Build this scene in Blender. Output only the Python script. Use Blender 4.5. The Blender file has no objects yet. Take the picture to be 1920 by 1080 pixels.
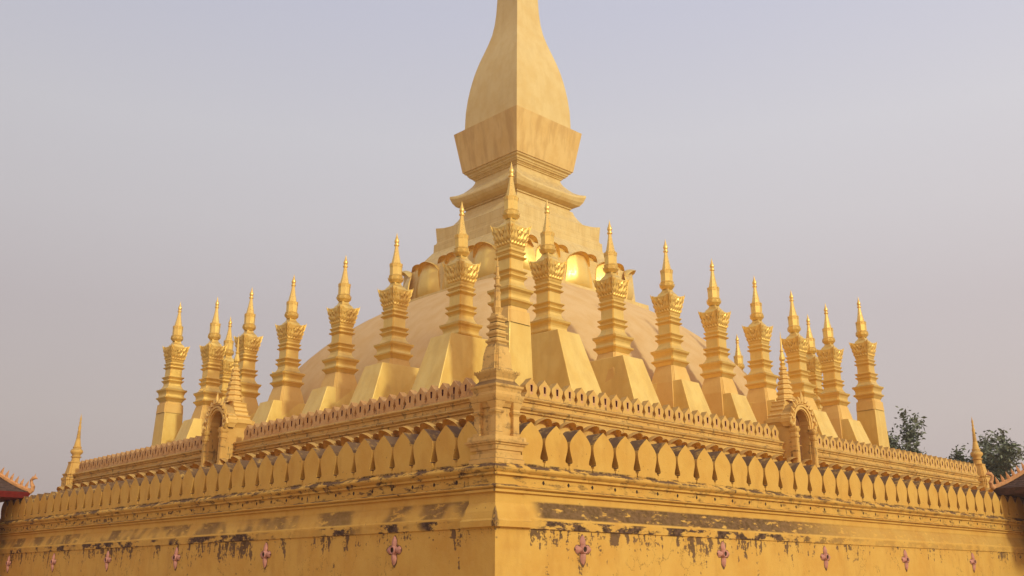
import bpy, math, random
from mathutils import Vector, Matrix
from mathutils.geometry import tessellate_polygon
R = math.radians
random.seed(7)
scene = bpy.context.scene
col = scene.collection

# ------------------------------------------------------------------ camera
# the eye is at height 0; the ground lies 1.7 m below it
cam_d = bpy.data.cameras.new("camera"); cam = bpy.data.objects.new("camera", cam_d); col.objects.link(cam)
YAW, PIT, ROL = R(46.2188), R(16.5357), R(0.0289)
fw = Vector((math.cos(YAW)*math.cos(PIT), math.sin(YAW)*math.cos(PIT), math.sin(PIT)))
rt = Vector((math.sin(YAW), -math.cos(YAW), 0)); up = rt.cross(fw)
rt2 = rt*math.cos(ROL)+up*math.sin(ROL); up2 = -rt*math.sin(ROL)+up*math.cos(ROL)
M = Matrix((rt2, up2, -fw)).transposed().to_4x4(); M.translation = Vector((-19.0757, -20.5772, 0))
cam.matrix_world = M
cam_d.sensor_width = 36; cam_d.lens = 1846.7/1920*36; cam_d.clip_end = 3000; cam_d.clip_start = .1
scene.camera = cam

# ------------------------------------------------------------------ light
SUN_DIR = Vector((-0.04, -0.90, 0.40)).normalized()      # towards the sun
elev = math.asin(SUN_DIR.z); azim = math.atan2(SUN_DIR.x, SUN_DIR.y)
sd = bpy.data.lights.new("sun", 'SUN'); so = bpy.data.objects.new("sun", sd); col.objects.link(so)
sd.energy = 2.1; sd.angle = R(5); sd.color = (.93, .93, .68)
so.rotation_euler = SUN_DIR.to_track_quat('Z', 'Y').to_euler(); so.location = (20, -60, 60)
w = bpy.data.worlds.new("World"); scene.world = w; w.use_nodes = True
wt = w.node_tree; wt.nodes.clear()
def wn(t, **k):
    n = wt.nodes.new(t)
    for a, b in k.items(): setattr(n, a, b)
    return n
out = wn('ShaderNodeOutputWorld'); bg = wn('ShaderNodeBackground'); bg.inputs[1].default_value = 1.0
sky = wn('ShaderNodeTexSky', sky_type='NISHITA', sun_disc=False, sun_elevation=elev, sun_rotation=azim, air_density=1.4, dust_density=4.0, ozone_density=2.0)
skyb = wn('ShaderNodeVectorMath', operation='SCALE'); skyb.inputs['Scale'].default_value = .10
tc = wn('ShaderNodeTexCoord'); sep = wn('ShaderNodeSeparateXYZ')
ramp = wn('ShaderNodeValToRGB'); cr = ramp.color_ramp
cr.elements[0].position = 0.0; cr.elements[0].color = (.47, .375, .36, 1)
cr.elements[1].position = 1.0; cr.elements[1].color = (.50, .52, .66, 1)
for ps, c in ((.15, (.58, .50, .475)), (.25, (.595, .53, .53)), (.34, (.65, .61, .625)), (.42, (.665, .645, .68)), (.53, (.60, .60, .70))):
    e = cr.elements.new(ps); e.color = (*c, 1)
mix = wn('ShaderNodeMix', data_type='RGBA'); mix.inputs[0].default_value = .93
dotn = wn('ShaderNodeVectorMath', operation='DOT_PRODUCT'); dotn.inputs[1].default_value = (rt.x, rt.y, 0)
mr = wn('ShaderNodeMapRange'); mr.inputs[1].default_value = -.6; mr.inputs[2].default_value = .6; mr.inputs[3].default_value = .88; mr.inputs[4].default_value = 1.09
sc = wn('ShaderNodeVectorMath', operation='SCALE')
L = wt.links.new
L(tc.outputs['Generated'], sep.inputs[0]); L(sep.outputs[2], ramp.inputs[0]); L(sky.outputs[0], skyb.inputs[0])
L(skyb.outputs[0], mix.inputs[6]); L(ramp.outputs[0], mix.inputs[7])
L(tc.outputs['Generated'], dotn.inputs[0]); L(dotn.outputs['Value'], mr.inputs[0])
L(mix.outputs[2], sc.inputs[0]); L(mr.outputs[0], sc.inputs['Scale']); 
# broad warm sky glow added on the sun side behind the camera, fills shaded walls
gd = wn('ShaderNodeVectorMath', operation='DOT_PRODUCT'); gd.inputs[1].default_value = Vector((-.35, -.90, .25)).normalized(); L(tc.outputs['Generated'], gd.inputs[0])
g1 = wn('ShaderNodeMapRange'); g1.inputs[1].default_value = -1; g1.inputs[2].default_value = 1; L(gd.outputs['Value'], g1.inputs[0])
g2 = wn('ShaderNodeMath', operation='POWER'); g2.inputs[1].default_value = 4.0; L(g1.outputs[0], g2.inputs[0])
g3 = wn('ShaderNodeVectorMath', operation='SCALE'); g3.inputs[0].default_value = (.78, .48, .24); L(g2.outputs[0], g3.inputs['Scale'])
g4 = wn('ShaderNodeVectorMath', operation='ADD'); L(sc.outputs[0], g4.inputs[0]); L(g3.outputs[0], g4.inputs[1]); L(g4.outputs[0], bg.inputs[0]); L(bg.outputs[0], out.inputs[0])
scene.view_settings.view_transform = 'Standard'; scene.view_settings.look = 'None'
scene.view_settings.exposure = 0.0; scene.view_settings.gamma = 1
scene.render.engine = 'CYCLES'
scene.cycles.max_bounces = 8; scene.cycles.diffuse_bounces = 5

# ------------------------------------------------------------------ materials
class NT:
    def __init__(s, name):
        s.m = bpy.data.materials.new(name); s.m.use_nodes = True; s.t = s.m.node_tree
        s.b = s.t.nodes['Principled BSDF']; s.geo = s.n('ShaderNodeNewGeometry')
        s.pos = s.geo.outputs['Position']; s.sep = s.n('ShaderNodeSeparateXYZ'); s.l(s.pos, s.sep.inputs[0])
        s.nsep = s.n('ShaderNodeSeparateXYZ'); s.l(s.geo.outputs['Normal'], s.nsep.inputs[0])
    def n(s, t, **k):
        n = s.t.nodes.new(t)
        for a, b in k.items(): setattr(n, a, b)
        return n
    def l(s, a, b): s.t.links.new(a, b)
    def put(s, v, inp):
        if isinstance(v, (int, float)): inp.default_value = v
        elif isinstance(v, tuple): inp.default_value = (*v, 1) if len(v) == 3 and inp.type == 'RGBA' else v
        else: s.l(v, inp)
    def math(s, op, a, b=0.0, c=0.0):
        n = s.n('ShaderNodeMath', operation=op)
        s.put(a, n.inputs[0]); s.put(b, n.inputs[1]); s.put(c, n.inputs[2]); return n.outputs[0]
    def noise(s, scale, vec=(1, 1, 1), detail=5, rough=.6, off=(0, 0, 0)):
        mp = s.n('ShaderNodeMapping'); mp.inputs['Scale'].default_value = vec; mp.inputs['Location'].default_value = off
        s.l(s.pos, mp.inputs[0]); n = s.n('ShaderNodeTexNoise'); s.l(mp.outputs[0], n.inputs['Vector'])
        n.inputs['Scale'].default_value = scale; n.inputs['Detail'].default_value = detail; n.inputs['Roughness'].default_value = rough
        return n.outputs[0]
    def step(s, v, a, b, lo=0.0, hi=1.0):
        n = s.n('ShaderNodeMapRange', interpolation_type='SMOOTHSTEP')
        s.put(v, n.inputs[0]); n.inputs[1].default_value = a; n.inputs[2].default_value = b; n.inputs[3].default_value = lo; n.inputs[4].default_value = hi
        return n.outputs[0]
    def band(s, v, a, b, soft=.03):
        return s.math('MULTIPLY', s.step(v, a-soft, a+soft), s.step(v, b-soft, b+soft, 1, 0))
    def mix(s, f, a, b, mode='MIX'):
        n = s.n('ShaderNodeMix', data_type='RGBA', blend_type=mode); s.put(f, n.inputs[0]); s.put(a, n.inputs[6]); s.put(b, n.inputs[7]); return n.outputs[2]
    def mul(s, *v):
        r = v[0]
        for x in v[1:]: r = s.math('MULTIPLY', r, x)
        return r
    def mx(s, *v):
        r = v[0]
        for x in v[1:]: r = s.math('MAXIMUM', r, x)
        return r
    def bump(s, h, st=.3, dist=.02):
        n = s.n('ShaderNodeBump'); n.inputs['Strength'].default_value = st; n.inputs['Distance'].default_value = dist
        s.l(h, n.inputs['Height']); s.l(n.outputs[0], s.b.inputs['Normal'])
    def done(s, c, rough=.8, metal=0.0, spec=.3):
        s.put(c, s.b.inputs['Base Color']); s.put(rough, s.b.inputs['Roughness']); s.put(metal, s.b.inputs['Metallic'])
        s.b.inputs['Specular IOR Level'].default_value = spec
        return s.m
DIRT = (.050, .026, .014); DIRT2 = (.135, .075, .045)
def wall_mat(name, base, kind='outer', dark=DIRT):
    t = NT(name); z = t.sep.outputs[2]; x = t.sep.outputs[0]; y = t.sep.outputs[1]; nz = t.nsep.outputs[2]
    big = t.noise(.7, detail=3); mid = t.noise(3.5, detail=6)
    c = t.mix(t.step(big, .35, .68), base, tuple(v*k for v, k in zip(base, (.93, .86, .78))))
    c = t.mix(t.step(mid, .45, .75, 0, .35), c, tuple(v*k for v, k in zip(base, (1.05, 1.1, 1.3))))
    fade = t.step(t.noise(1.6, (1, 1, .35), 5, off=(3, 8, 1)), .5, .72, 0, .4)
    c = t.mix(fade, c, tuple(v*k for v, k in zip(base, (.72, .62, .6))))
    h1 = t.noise(1.9, (1, 1, 3.2), 7, .68, off=(4, 2, 0)); h2 = t.noise(5.5, (1, 1, 1.4), 6, .65, off=(1, 7, 3)); st = t.noise(4.2, (1, 1, .22), 5, .6, off=(0, 5, 2))
    fine = t.step(t.noise(14, (1, 1, 1), 5, .7), .35, .6, .45, 1)
    right = t.math('LESS_THAN', y, 1.2)
    if kind == 'outer':
        # the sloping band: grey-brown bloom, strongest on the sunny side between 1.6 and 17 m
        xr = t.mul(right, t.step(x, 1.45, 2.0), t.step(x, 13.5, 22, 1, .22)); yl = t.mul(t.math('SUBTRACT', 1.0, right), t.step(t.noise(.55, detail=2, off=(0, 4, 0)), .42, .58, .05, .75))
        A = t.mul(t.band(z, 1.73, 2.20, .035), t.step(h1, .36, .46), t.mx(xr, yl), .88)
        B = t.mul(t.band(z, 1.40, 1.66, .02), t.step(t.noise(1.3, (1, 1, 2.5), 6, .7, off=(9, 1, 4)), .45, .53), t.mx(t.mul(xr, 1.0), t.mul(yl, 1.9)))
        zz = t.step(z, .2, 1.42, -.11, .0); v1 = t.math('ADD', t.math('ADD', t.mul(st, .55), t.mul(h2, .45)), zz); v1 = t.math('ADD', v1, t.mul(t.mx(t.mul(right, t.step(x, 1.0, 2.0), t.step(x, 9, 14, 1, 0)), t.mul(yl, .9)), .055))
        v1 = t.math('ADD', v1, t.step(t.noise(.75, (1, 1, .4), 3, off=(6, 6, 0)), .38, .66, -.05, .03))
        C1 = t.mul(t.math('LESS_THAN', z, 1.43), t.step(v1, .53, .565), .9)
        D = t.mul(t.band(z, 2.62, 3.26, .05), t.step(h1, .52, .62), fine, t.math('ADD', .75, t.mul(t.math('SUBTRACT', 1.0, right), .4)))
        D2 = t.mul(t.band(z, 3.10, 3.27, .02), t.step(h1, .44, .53), fine)
        E1 = t.mul(t.band(z, 2.45, 3.26, .05), t.step(st, .63, .70), fine)
        edge = t.mul(t.step(t.mx(x, y), -.03, .05, 1, 0), t.band(z, 1.3, 3.9, .1), t.step(t.noise(6, (1, 1, .5), 5, .7), .44, .54), .85)
        S = t.mx(A, B, C1, D, D2, E1, edge)
        sp = t.mul(t.step(z, -.5, 1.4), t.step(t.noise(7, detail=3, off=(2, 2, 9)), .68, .74), .7)
        S = t.mx(S, sp)
    elif kind == 'weath':
        A = t.mul(t.step(t.noise(2.2, (1, 1, 1.6), 7, .7, off=(8, 3, 2)), .52, .66), fine, .55)
        B = t.mul(t.step(st, .56, .66), t.step(h2, .45, .6), .6)
        S = t.mx(A, B)
    else:
        A = t.mul(t.band(z, 6.3, 7.12, .06), t.step(h1, .53, .66), fine, .8)
        B = t.mul(t.band(z, 6.2, 7.4, .05), t.step(st, .60, .68), .7)
        S = t.mx(A, B)
    # grime that settled on upward faces
    k_ = 1.0 if kind == 'outer' else .8 if kind == 'weath' else .4; T = t.mul(t.step(nz, .25, .6), t.step(t.noise(2.6, detail=6, rough=.7), .30, .50, .25, .95), k_)
    cr1 = t.math('ABSOLUTE', t.math('SUBTRACT', t.noise(1.1, (1, 1, .7), 6, .62, off=(3.3, 1.7, .4)), .5))
    crack = t.mul(t.step(cr1, .0015, .004, 1, 0), t.step(t.noise(.5, detail=1, off=(5, 5, 0)), .5, .56), t.math('LESS_THAN', z, 1.42), .8)
    if kind == 'outer': T = t.mul(T, t.math('SUBTRACT', 1.0, t.band(z, 1.6, 2.35)), t.mx(t.step(z, 3.3, 3.4), t.step(h1, .44, .56)))
    c = t.mix(S, c, t.mix(t.step(h2, .35, .65), dark, DIRT2))
    c = t.mix(T, c, (.115, .062, .034)); c = t.mix(crack, c, dark)
    h = t.math('ADD', t.mul(t.noise(9, detail=8, rough=.65), 1.0), t.mul(t.noise(1.2, detail=2), 2.0)); h = t.math('SUBTRACT', h, t.mul(crack, .6))
    t.bump(h, .35, .03)
    return t.done(c, .82, 0, .2)
def gold_mat(name, base, rough=.5, metal=.15, streak=.25, spec=.4, bst=.12, top=.35, var=1.0, sf=5, seam=0):
    t = NT(name); z = t.sep.outputs[2]
    n1 = t.noise(.9, (1, 1, .8), 4); n2 = t.noise(sf, (1, 1, .12 if sf < 5 else .25), 5, off=(3, 1, 0))
    c = t.mix(t.step(n1, .35, .7), base, tuple(v*k**var for v, k in zip(base, (.95, .90, .80))))
    c = t.mix(t.step(n2, .42 if sf < 5 else .5, .66 if sf < 5 else .75, 0, streak), c, tuple(v*k for v, k in zip(base, (.80, .72, .62))))
    if seam:
        ln = t.math('ABSOLUTE', t.math('SUBTRACT', t.math('FRACT', t.math('DIVIDE', z, seam)), .5))
        hx = t.math('ABSOLUTE', t.math('SUBTRACT', t.math('FRACT', t.math('DIVIDE', t.math('ADD', t.math('ADD', t.sep.outputs[0], t.sep.outputs[1]), t.mul(t.math('FLOOR', t.math('DIVIDE', z, seam)), .7)), seam*2.1)), .5))
        f = t.mul(t.mx(t.step(ln, .465, .49), t.step(hx, .480, .49)), t.step(t.noise(1.5, detail=3, off=(2, 9, 4)), .35, .6, .15, .5))
        c = t.mix(f, c, tuple(v*k for v, k in zip(base, (.62, .52, .40))))
    sp = t.mul(t.step(t.noise(3.2, (1, 1, .6), 6, .7, off=(7, 7, 7)), .70, .76), .45)
    c = t.mix(sp, c, (.16, .10, .06))
    T = t.mul(t.step(t.nsep.outputs[2], .4, .8), t.step(t.noise(4, detail=4),   .35, .6, 0, top)); c = t.mix(T, c, (.22, .15, .10))
    t.bump(t.math('ADD', t.noise(7, detail=6), t.mul(t.noise(.8, detail=2), 3.0)), bst, .015)
    rr = t.step(t.noise(6, detail=5, off=(1, 2, 3)), .3, .7, rough-.08, rough+.12)
    return t.done(c, rr, metal, spec)
WALL = (.625, .37, .082)
M = {
 'wall': wall_mat('yellow_plaster', WALL), 'terrace': wall_mat('yellow_terrace_plaster', (.66, .41, .12), 'inner'),
 'pinkish': wall_mat('pinkish_yellow_plaster', (.62, .36, .145), 'inner'),
 'gold': gold_mat('gold_paint', (.86, .60, .175), .40, .60, .3, .5), 'gold_tip': gold_mat('bright_gold_paint', (.88, .60, .18), .32, .65, .15, .5),
 'ped': gold_mat('pedestal_gold_paint', (.82, .58, .165), .44, .25, .45, .45, .12, .3, 1.6, 1.6), 'cap': gold_mat('block_gold_paint', (.76, .49, .15), .55, .12, .35, .3),
 'tower': gold_mat('pale_gold_paint', (.71, .53, .225), .6, .08, .4, .3, .12, .35, 1.0, 2.2, .62), 'bottle': gold_mat('smooth_pale_gold_paint', (.71, .53, .225), .55, .10, .22, .3, .12, .35, 1.2, 2.0), 'box': gold_mat('streaked_gold_paint', (.74, .51, .19), .55, .10, .9, .35, .12, .35, 1.2, 1.8),
 'dome': gold_mat('tan_paint', (.65, .44, .215), .9, 0, .12, .1, .02, 0, 1.2, 1.2), 'leaf': gold_mat('lotus_gold_paint', (.86, .60, .17), .38, .50, .2, .5),
}
def plain(name, c, rough=.8, var=.25, sc=4):
    t = NT(name); n = t.noise(sc, detail=5)
    t.bump(t.noise(sc*3, detail=5), .3, .01)
    return t.done(t.mix(t.step(n, .3, .7), c, tuple(v*(1-var) for v in c)), rough)
M['weathered'] = wall_mat('weathered_plaster', (.67, .42, .135), 'weath')
M['pink'] = plain('pink_paint', (.55, .25, .19), .7); M['pinkf'] = plain('pink_frame_paint', (.68, .37, .17), .8)
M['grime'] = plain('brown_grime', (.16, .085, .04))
M['maroon'] = plain('maroon_recess_paint', (.16, .035, .03)); M['hole'] = plain('painted_hole_shade', (.05, .022, .012))  # last one: dark colour standing in for the shade inside small holes
M['niche'] = plain('orange_niche_paint', (.25, .105, .032), .8, .3, 1.5)
M['red'] = plain('red_lacquer', (.20, .018, .014), .6); M['tiles'] = plain('brown_roof_tile', (.10, .055, .04), .8, .5, 6)
M['finial'] = plain('orange_gold_finial_paint', (.62, .30, .12), .6); M['bark'] = plain('bark', (.10, .075, .06), .9)
def leafmat(name, c):
    t = NT(name); n = t.noise(1.3, detail=3); n2 = t.noise(9, detail=1)
    cc = t.mix(t.step(n, .35, .65), c, tuple(v*.55 for v in c)); cc = t.mix(t.step(n2, .4, .6, 0, .5), cc, tuple(v*1.6 for v in c))
    return t.done(cc, .6)
M['hazed_foliage'] = leafmat('hazed_foliage', (.13, .145, .09)); M['ground'] = plain('paved_ground', (.50, .35, .21), .9, .3, .6)  # leaf colour lightened to carry the distance haze
M['grass'] = plain('dry_grass', (.14, .13, .06), .95, .4, .3)

# ------------------------------------------------------------------ helpers
class MB:
    def __init__(s): s.v = []; s.f = []; s.mi = []
    def add(s, vs, fs, mi=0):
        o = len(s.v); s.v += [tuple(v) for v in vs]
        for f in fs: s.f.append(tuple(i+o for i in f)); s.mi.append(mi)
        return s
    def build(s, name, mats, parent=None, smooth=False, tf=None):
        me = bpy.data.meshes.new(name); me.from_pydata(s.v, [], s.f)
        if not isinstance(mats, (list, tuple)): mats = [mats]
        for m in mats: me.materials.append(m)
        for p, i in zip(me.polygons, s.mi): p.material_index = i; p.use_smooth = bool(smooth)
        if smooth:
            import bmesh
            bm = bmesh.new(); bm.from_mesh(me); bmesh.ops.remove_doubles(bm, verts=bm.verts, dist=1e-5)
            ang = R(smooth if smooth is not True else 35)
            for e in bm.edges:
                if len(e.link_faces) == 2 and e.calc_face_angle(0) > ang: e.smooth = False
            bm.to_mesh(me); bm.free()
        me.validate(); me.update()
        o = bpy.data.objects.new(name, me); col.objects.link(o)
        if parent: o.parent = parent
        return o
    def box(s, x0, x1, y0, y1, z0, z1, mi=0):
        v = [(x, y, z) for z in (z0, z1) for y in (y0, y1) for x in (x0, x1)]
        return s.add(v, [(0, 2, 3, 1), (4, 5, 7, 6), (0, 1, 5, 4), (2, 6, 7, 3), (0, 4, 6, 2), (1, 3, 7, 5)], mi)
def bev(o, w_):
    m = o.modifiers.new('bevel', 'BEVEL'); m.width = w_; m.segments = 2; m.limit_method = 'ANGLE'; m.angle_limit = R(40); return o
def thing(name, label, cat, loc=(0, 0, 0), rz=0, group=None):
    o = bpy.data.objects.new(name, None); col.objects.link(o); o.location = loc; o.rotation_euler = (0, 0, rz)
    o['label'] = label; o['category'] = cat
    if group: o['group'] = group
    return o
KIDS = {}
def kids(o): return [c for c in bpy.data.objects if c.parent == o]
def copy_thing(o, label, loc, rz=None, group=None):
    r = o.copy(); col.objects.link(r); r['label'] = label; r.location = loc
    if rz is not None: r.rotation_euler = (0, 0, rz)
    if group: r['group'] = group
    def rec(a, b):
        for ch in kids(a):
            c = ch.copy(); col.objects.link(c); c.parent = b; rec(ch, c)
    rec(o, r); return r
def section(kind, n=1):
    """unit section polygon, counter-clockwise, |x|,|y| <= 1"""
    if kind == 'sq': base = [(-1, -1), (1, -1), (1, 1), (-1, 1)]; pts = []
    elif kind == 'red':
        a, b = .86, .93; q = [(a, -1), (a, -b), (b, -b), (b, -a), (1, -a)]; pts = []
        for k in range(4):
            c, s_ = [(1, 0), (0, 1), (-1, 0), (0, -1)][k]
            pts += [(x*c-y*s_, x*s_+y*c) for x, y in q]
        return pts
    elif kind == 'redf':
        a, b = .90, .955; q = [(a, -1), (a, -b), (b, -b), (b, -a), (1, -a)]; pts = []
        for k in range(4):
            c, s_ = [(1, 0), (0, 1), (-1, 0), (0, -1)][k]
            pts += [(x*c-y*s_, x*s_+y*c) for x, y in q]
        return pts
    elif kind == 'red2':
        a, b = .74, .87; q = [(a, -1), (a, -b), (b, -b), (b, -a), (1, -a)]; pts = []
        for k in range(4):
            c, s_ = [(1, 0), (0, 1), (-1, 0), (0, -1)][k]
            pts += [(x*c-y*s_, x*s_+y*c) for x, y in q]
        return pts
    elif kind == 'oct': return [(math.cos(R(22.5+45*i))/math.cos(R(22.5)), math.sin(R(22.5+45*i))/math.cos(R(22.5))) for i in range(8)]
    elif kind == 'rnd': return [(math.cos(2*math.pi*i/20), math.sin(2*math.pi*i/20)) for i in range(20)]
    for i in range(4):
        a, b = base[i], base[(i+1) % 4]
        for k in range(n): pts.append((a[0]+(b[0]-a[0])*k/n, a[1]+(b[1]-a[1])*k/n))
    return pts
def loft(mb, levels, kind='sq', n=1, mi=0, c=(0, 0), capt=True, capb=False):
    sec = section(kind, n); N = len(sec); rings = []
    for lv in levels:
        z, h = lv[0], lv[1]; u = lv[2] if len(lv) > 2 else 0; ring = []
        for x, y in sec:
            k = (min(abs(x), abs(y)))**5 if u else 0
            e = 1+k*(u*.08 if u > 0 else 0)
            ring.append((c[0]+x*h*e, c[1]+y*h*e, z+u*k))
        rings.append(ring)
    vs = [v for r in rings for v in r]; fs = []
    for i in range(len(levels)-1):
        for j in range(N):
            a = i*N+j; b = i*N+(j+1) % N; fs.append((a, b, b+N, a+N))
    if capt: fs.append(tuple(range((len(levels)-1)*N, len(levels)*N)))
    if capb: fs.append(tuple(reversed(range(N))))
    return mb.add(vs, fs, mi)
def torus_pts(z0, z1, h, b, n=5):
    """half-round moulding between z0 and z1 bulging by b"""
    return [(z0+(z1-z0)*i/n, h+b*math.sin(math.pi*i/n)) for i in range(n+1)]
def tube(mb, pts, rad, n=6, mi=0):
    rings = []
    for i, p in enumerate(pts):
        p = Vector(p); a = Vector(pts[max(0, i-1)]); b = Vector(pts[min(len(pts)-1, i+1)]); d = (b-a).normalized()
        u = d.cross(Vector((.31, .2, .93))).normalized(); v = d.cross(u); r = rad[i] if isinstance(rad, (list, tuple)) else rad
        rings.append([p+(u*math.cos(2*math.pi*k/n)+v*math.sin(2*math.pi*k/n))*r for k in range(n)])
    fs = []
    for i in range(len(pts)-1):
        for k in range(n): a = i*n+k; b = i*n+(k+1) % n; fs.append((a, b, b+n, a+n))
    fs.append(tuple(range(n))); fs.append(tuple(range((len(pts)-1)*n, len(pts)*n)))
    mb.add([v for r in rings for v in r], fs, mi)
def prism(mb, poly, d0, d1, plane='y', holes=(), mi=0, mh=None, bevel=0):
    """polygon in (x,z), extruded along y from d0 (front) to d1; optional holes"""
    loops = [poly]+list(holes); flat = [p for l in loops for p in l]
    tri = tessellate_polygon([[Vector((p[0], p[1], 0)) for p in l] for l in loops])
    n = len(flat)
    bx = bevel
    vs = [(p[0], d0, p[1]) for p in flat]+[(p[0], d1, p[1]) for p in flat]
    fs = [tuple(t) for t in tri]
    fs2 = []
    for t in fs:
        a, b, c = [flat[i] for i in t]
        ar = (b[0]-a[0])*(c[1]-a[1])-(c[0]-a[0])*(b[1]-a[1])
        fs2.append(t if ar > 0 else (t[0], t[2], t[1]))
    mb.add(vs, fs2+[tuple(reversed([i+n for i in t])) for t in fs2], mi)
    o = 0
    for li, l in enumerate(loops):
        m = len(l); A = sum(l[i][0]*l[(i+1) % m][1]-l[(i+1) % m][0]*l[i][1] for i in range(m))
        q = []
        for i in range(m):
            a = o+i; b = o+(i+1) % m
            f = (a, a+n, b+n, b)
            if (A > 0) != (li > 0): f = tuple(reversed(f)) if False else (a, a+n, b+n, b)
            else: f = (b, b+n, a+n, a)
            q.append(f)
        mb.add(vs, q, (mh if li and mh is not None else mi)); o += m

# ------------------------------------------------------------------ ground
GZ = -1.7
g = MB(); g.add([(-1500, -1500, GZ), (1500, -1500, GZ), (1500, 1500, GZ), (-1500, 1500, GZ)], [(0, 1, 2, 3)]).build('ground', M['ground'])['kind'] = 'structure'
g = MB(); g.add([(x, y, GZ+.01) for x, y in ((-900, 75), (900, 75), (900, 1400), (-900, 1400))], [(0, 1, 2, 3)])
o = g.build('grass_field', M['grass']); o['kind'] = 'structure'

# ------------------------------------------------------------------ outer wall
# profile of the wall face: (outward offset, z)
WP = [(0, GZ), (0, 1.40), (.045, 1.42), (.055, 1.64), (.05, 1.70), (.03, 1.73), (-.03, 1.90), (-.13, 2.14), (-.14, 2.40), (-.06, 2.415), (-.06, 2.48)]
WP += [(-.10+.14*math.sin(math.pi*(i+.0)/5), 2.485+.12*i/5) for i in range(0, 6)]
WP += [(-.14, 2.61), (-.14, 2.88), (-.05, 2.89), (-.05, 2.95)]
WP += [(-.06+.12*math.sin(math.pi*i/6), 2.955+.25*i/6) for i in range(0, 7)]
WP += [(-.12, 3.21), (-.12, 3.22), (-1.2, 3.22), (-1.2, GZ)]
def sweep(mb, prof, s0, s1, mitre0=True, nseg=1):
    """right-hand wall along +x, outward = -y; start mitred on the diagonal"""
    vs = []; n = len(prof)
    for k in range(nseg+1):
        for o_, z in prof:
            x = s0+(s1-s0)*k/nseg
            if k == 0 and mitre0: x = s0-o_
            vs.append((x, -o_, z))
    fs = []
    for k in range(nseg):
        for i in range(n-1):
            a = k*n+i; fs.append((a, a+n, a+n+1, a+1))
    mb.add(vs, fs); mb.add(vs[-n:], [tuple(range(n))])
def mirror(vs): return [(y, x, z) for x, y, z in vs]
def flip(mb):
    mb.v = mirror(mb.v); mb.f = [tuple(reversed(f)) for f in mb.f]; return mb
def smooth_half(keys, n):
    """monotone table interpolation of (t, halfwidth)"""
    res = []
    for i in range(n+1):
        t = i/n
        for a, b in zip(keys, keys[1:]):
            if a[0] <= t <= b[0]+1e-9:
                k = (t-a[0])/(b[0]-a[0]+1e-9); res.append((t, a[1]+(b[1]-a[1])*k)); break
    return res
OK = [(0, .488), (.10, .488), (.103, .445), (.155, .440), (.165, .375), (.19, .352), (.22, .350), (.28, .370), (.35, .40), (.43, .432), (.50, .448), (.56, .452), (.62, .445), (.68, .418), (.74, .37), (.80, .30), (.87, .205), (.94, .10), (1, .0)]
IK = [(0, .49), (.07, .48), (.15, .41), (.22, .365), (.27, .35), (.33, .375), (.42, .42), (.5, .445), (.58, .445), (.65, .40), (.72, .31), (.80, .20), (.88, .115), (.95, .045), (1, 0)]
def merlon_poly(keys, pitch, z0, z1):
    L_ = [(-w_*pitch, z0+(z1-z0)*t) for t, w_ in keys]; R_ = [(w_*pitch, z0+(z1-z0)*t) for t, w_ in keys[:-1]]
    return R_[:1]+R_[1:]+[L_[-1]]+list(reversed(L_[:-1]))      # counter-clockwise
def big_merlon(pitch):
    mb = MB(); prism(mb, merlon_poly(OK, pitch, 3.22, 4.52), .10, .75)
    return mb
def small_merlon(pitch, z0=7.08, z1=7.885):
    mb = MB(); a = .085*pitch; h = z1-z0
    def hole(k, zb, zt): return [(-k*.75, z0+h*zb), (k*.75, z0+h*zb), (k, z0+h*zt*.95), (k*.8, z0+h*zt), (-k*.8, z0+h*zt), (-k, z0+h*zt*.95)]
    hl = hole(a, .30, .64); fr = hole(a*1.5, .16, .69)
    # face with painted frame: outer ring, frame ring, then the recess
    prism(mb, merlon_poly(IK, pitch, z0, z1), 0, .34, holes=[fr], mi=0, mh=1)
    prism(mb, fr, .006, .33, holes=[hl], mi=1, mh=2)
    mb.add([(p[0], .09, p[1]) for p in hl], [tuple(range(len(hl)))], 2)
    return mb
def rosette():
    mb = MB()
    def petal(ang, ln, wd, tip):
        ca, sa = math.cos(ang), math.sin(ang); pr = [(0, .28), (.15, .45), (.35, .8), (.55, 1), (.75, .85), (.9, .5), (1, .02)] if tip else [(0, .35), (.2, .5), (.45, .8), (.7, 1), (.88, .75), (1, .15)]
        rows = []
        for t, w_ in pr:
            for s_ in (-1, -.5, 0, .5, 1):
                u_ = t*ln; v_ = s_*w_*wd; hgt = .05+.05*math.sin(math.pi*min(1, t+.1))*(1-.6*s_*s_)
                if abs(s_) == 1: hgt = .0
                rows.append((u_*ca-v_*sa, -hgt, u_*sa+v_*ca))
        fs = [(i*5+j, i*5+j+1, i*5+j+6, i*5+j+5) for i in range(len(pr)-1) for j in range(4)]
        mb.add(rows, fs)
    petal(R(90), .46, .12, True); petal(R(-90), .50, .125, True); petal(0, .38, .14, False); petal(R(180), .38, .14, False)
    for a in (45, 135, 225, 315): petal(R(a), .17, .06, True)
    # grimy rim left on the plaster round the flower
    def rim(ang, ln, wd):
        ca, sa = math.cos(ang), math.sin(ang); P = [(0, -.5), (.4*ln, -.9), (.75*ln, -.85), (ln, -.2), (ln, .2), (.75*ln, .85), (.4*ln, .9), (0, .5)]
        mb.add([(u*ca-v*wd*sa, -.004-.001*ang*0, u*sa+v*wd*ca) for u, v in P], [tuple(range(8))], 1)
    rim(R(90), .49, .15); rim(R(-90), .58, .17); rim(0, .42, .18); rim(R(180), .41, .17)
    return mb
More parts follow.
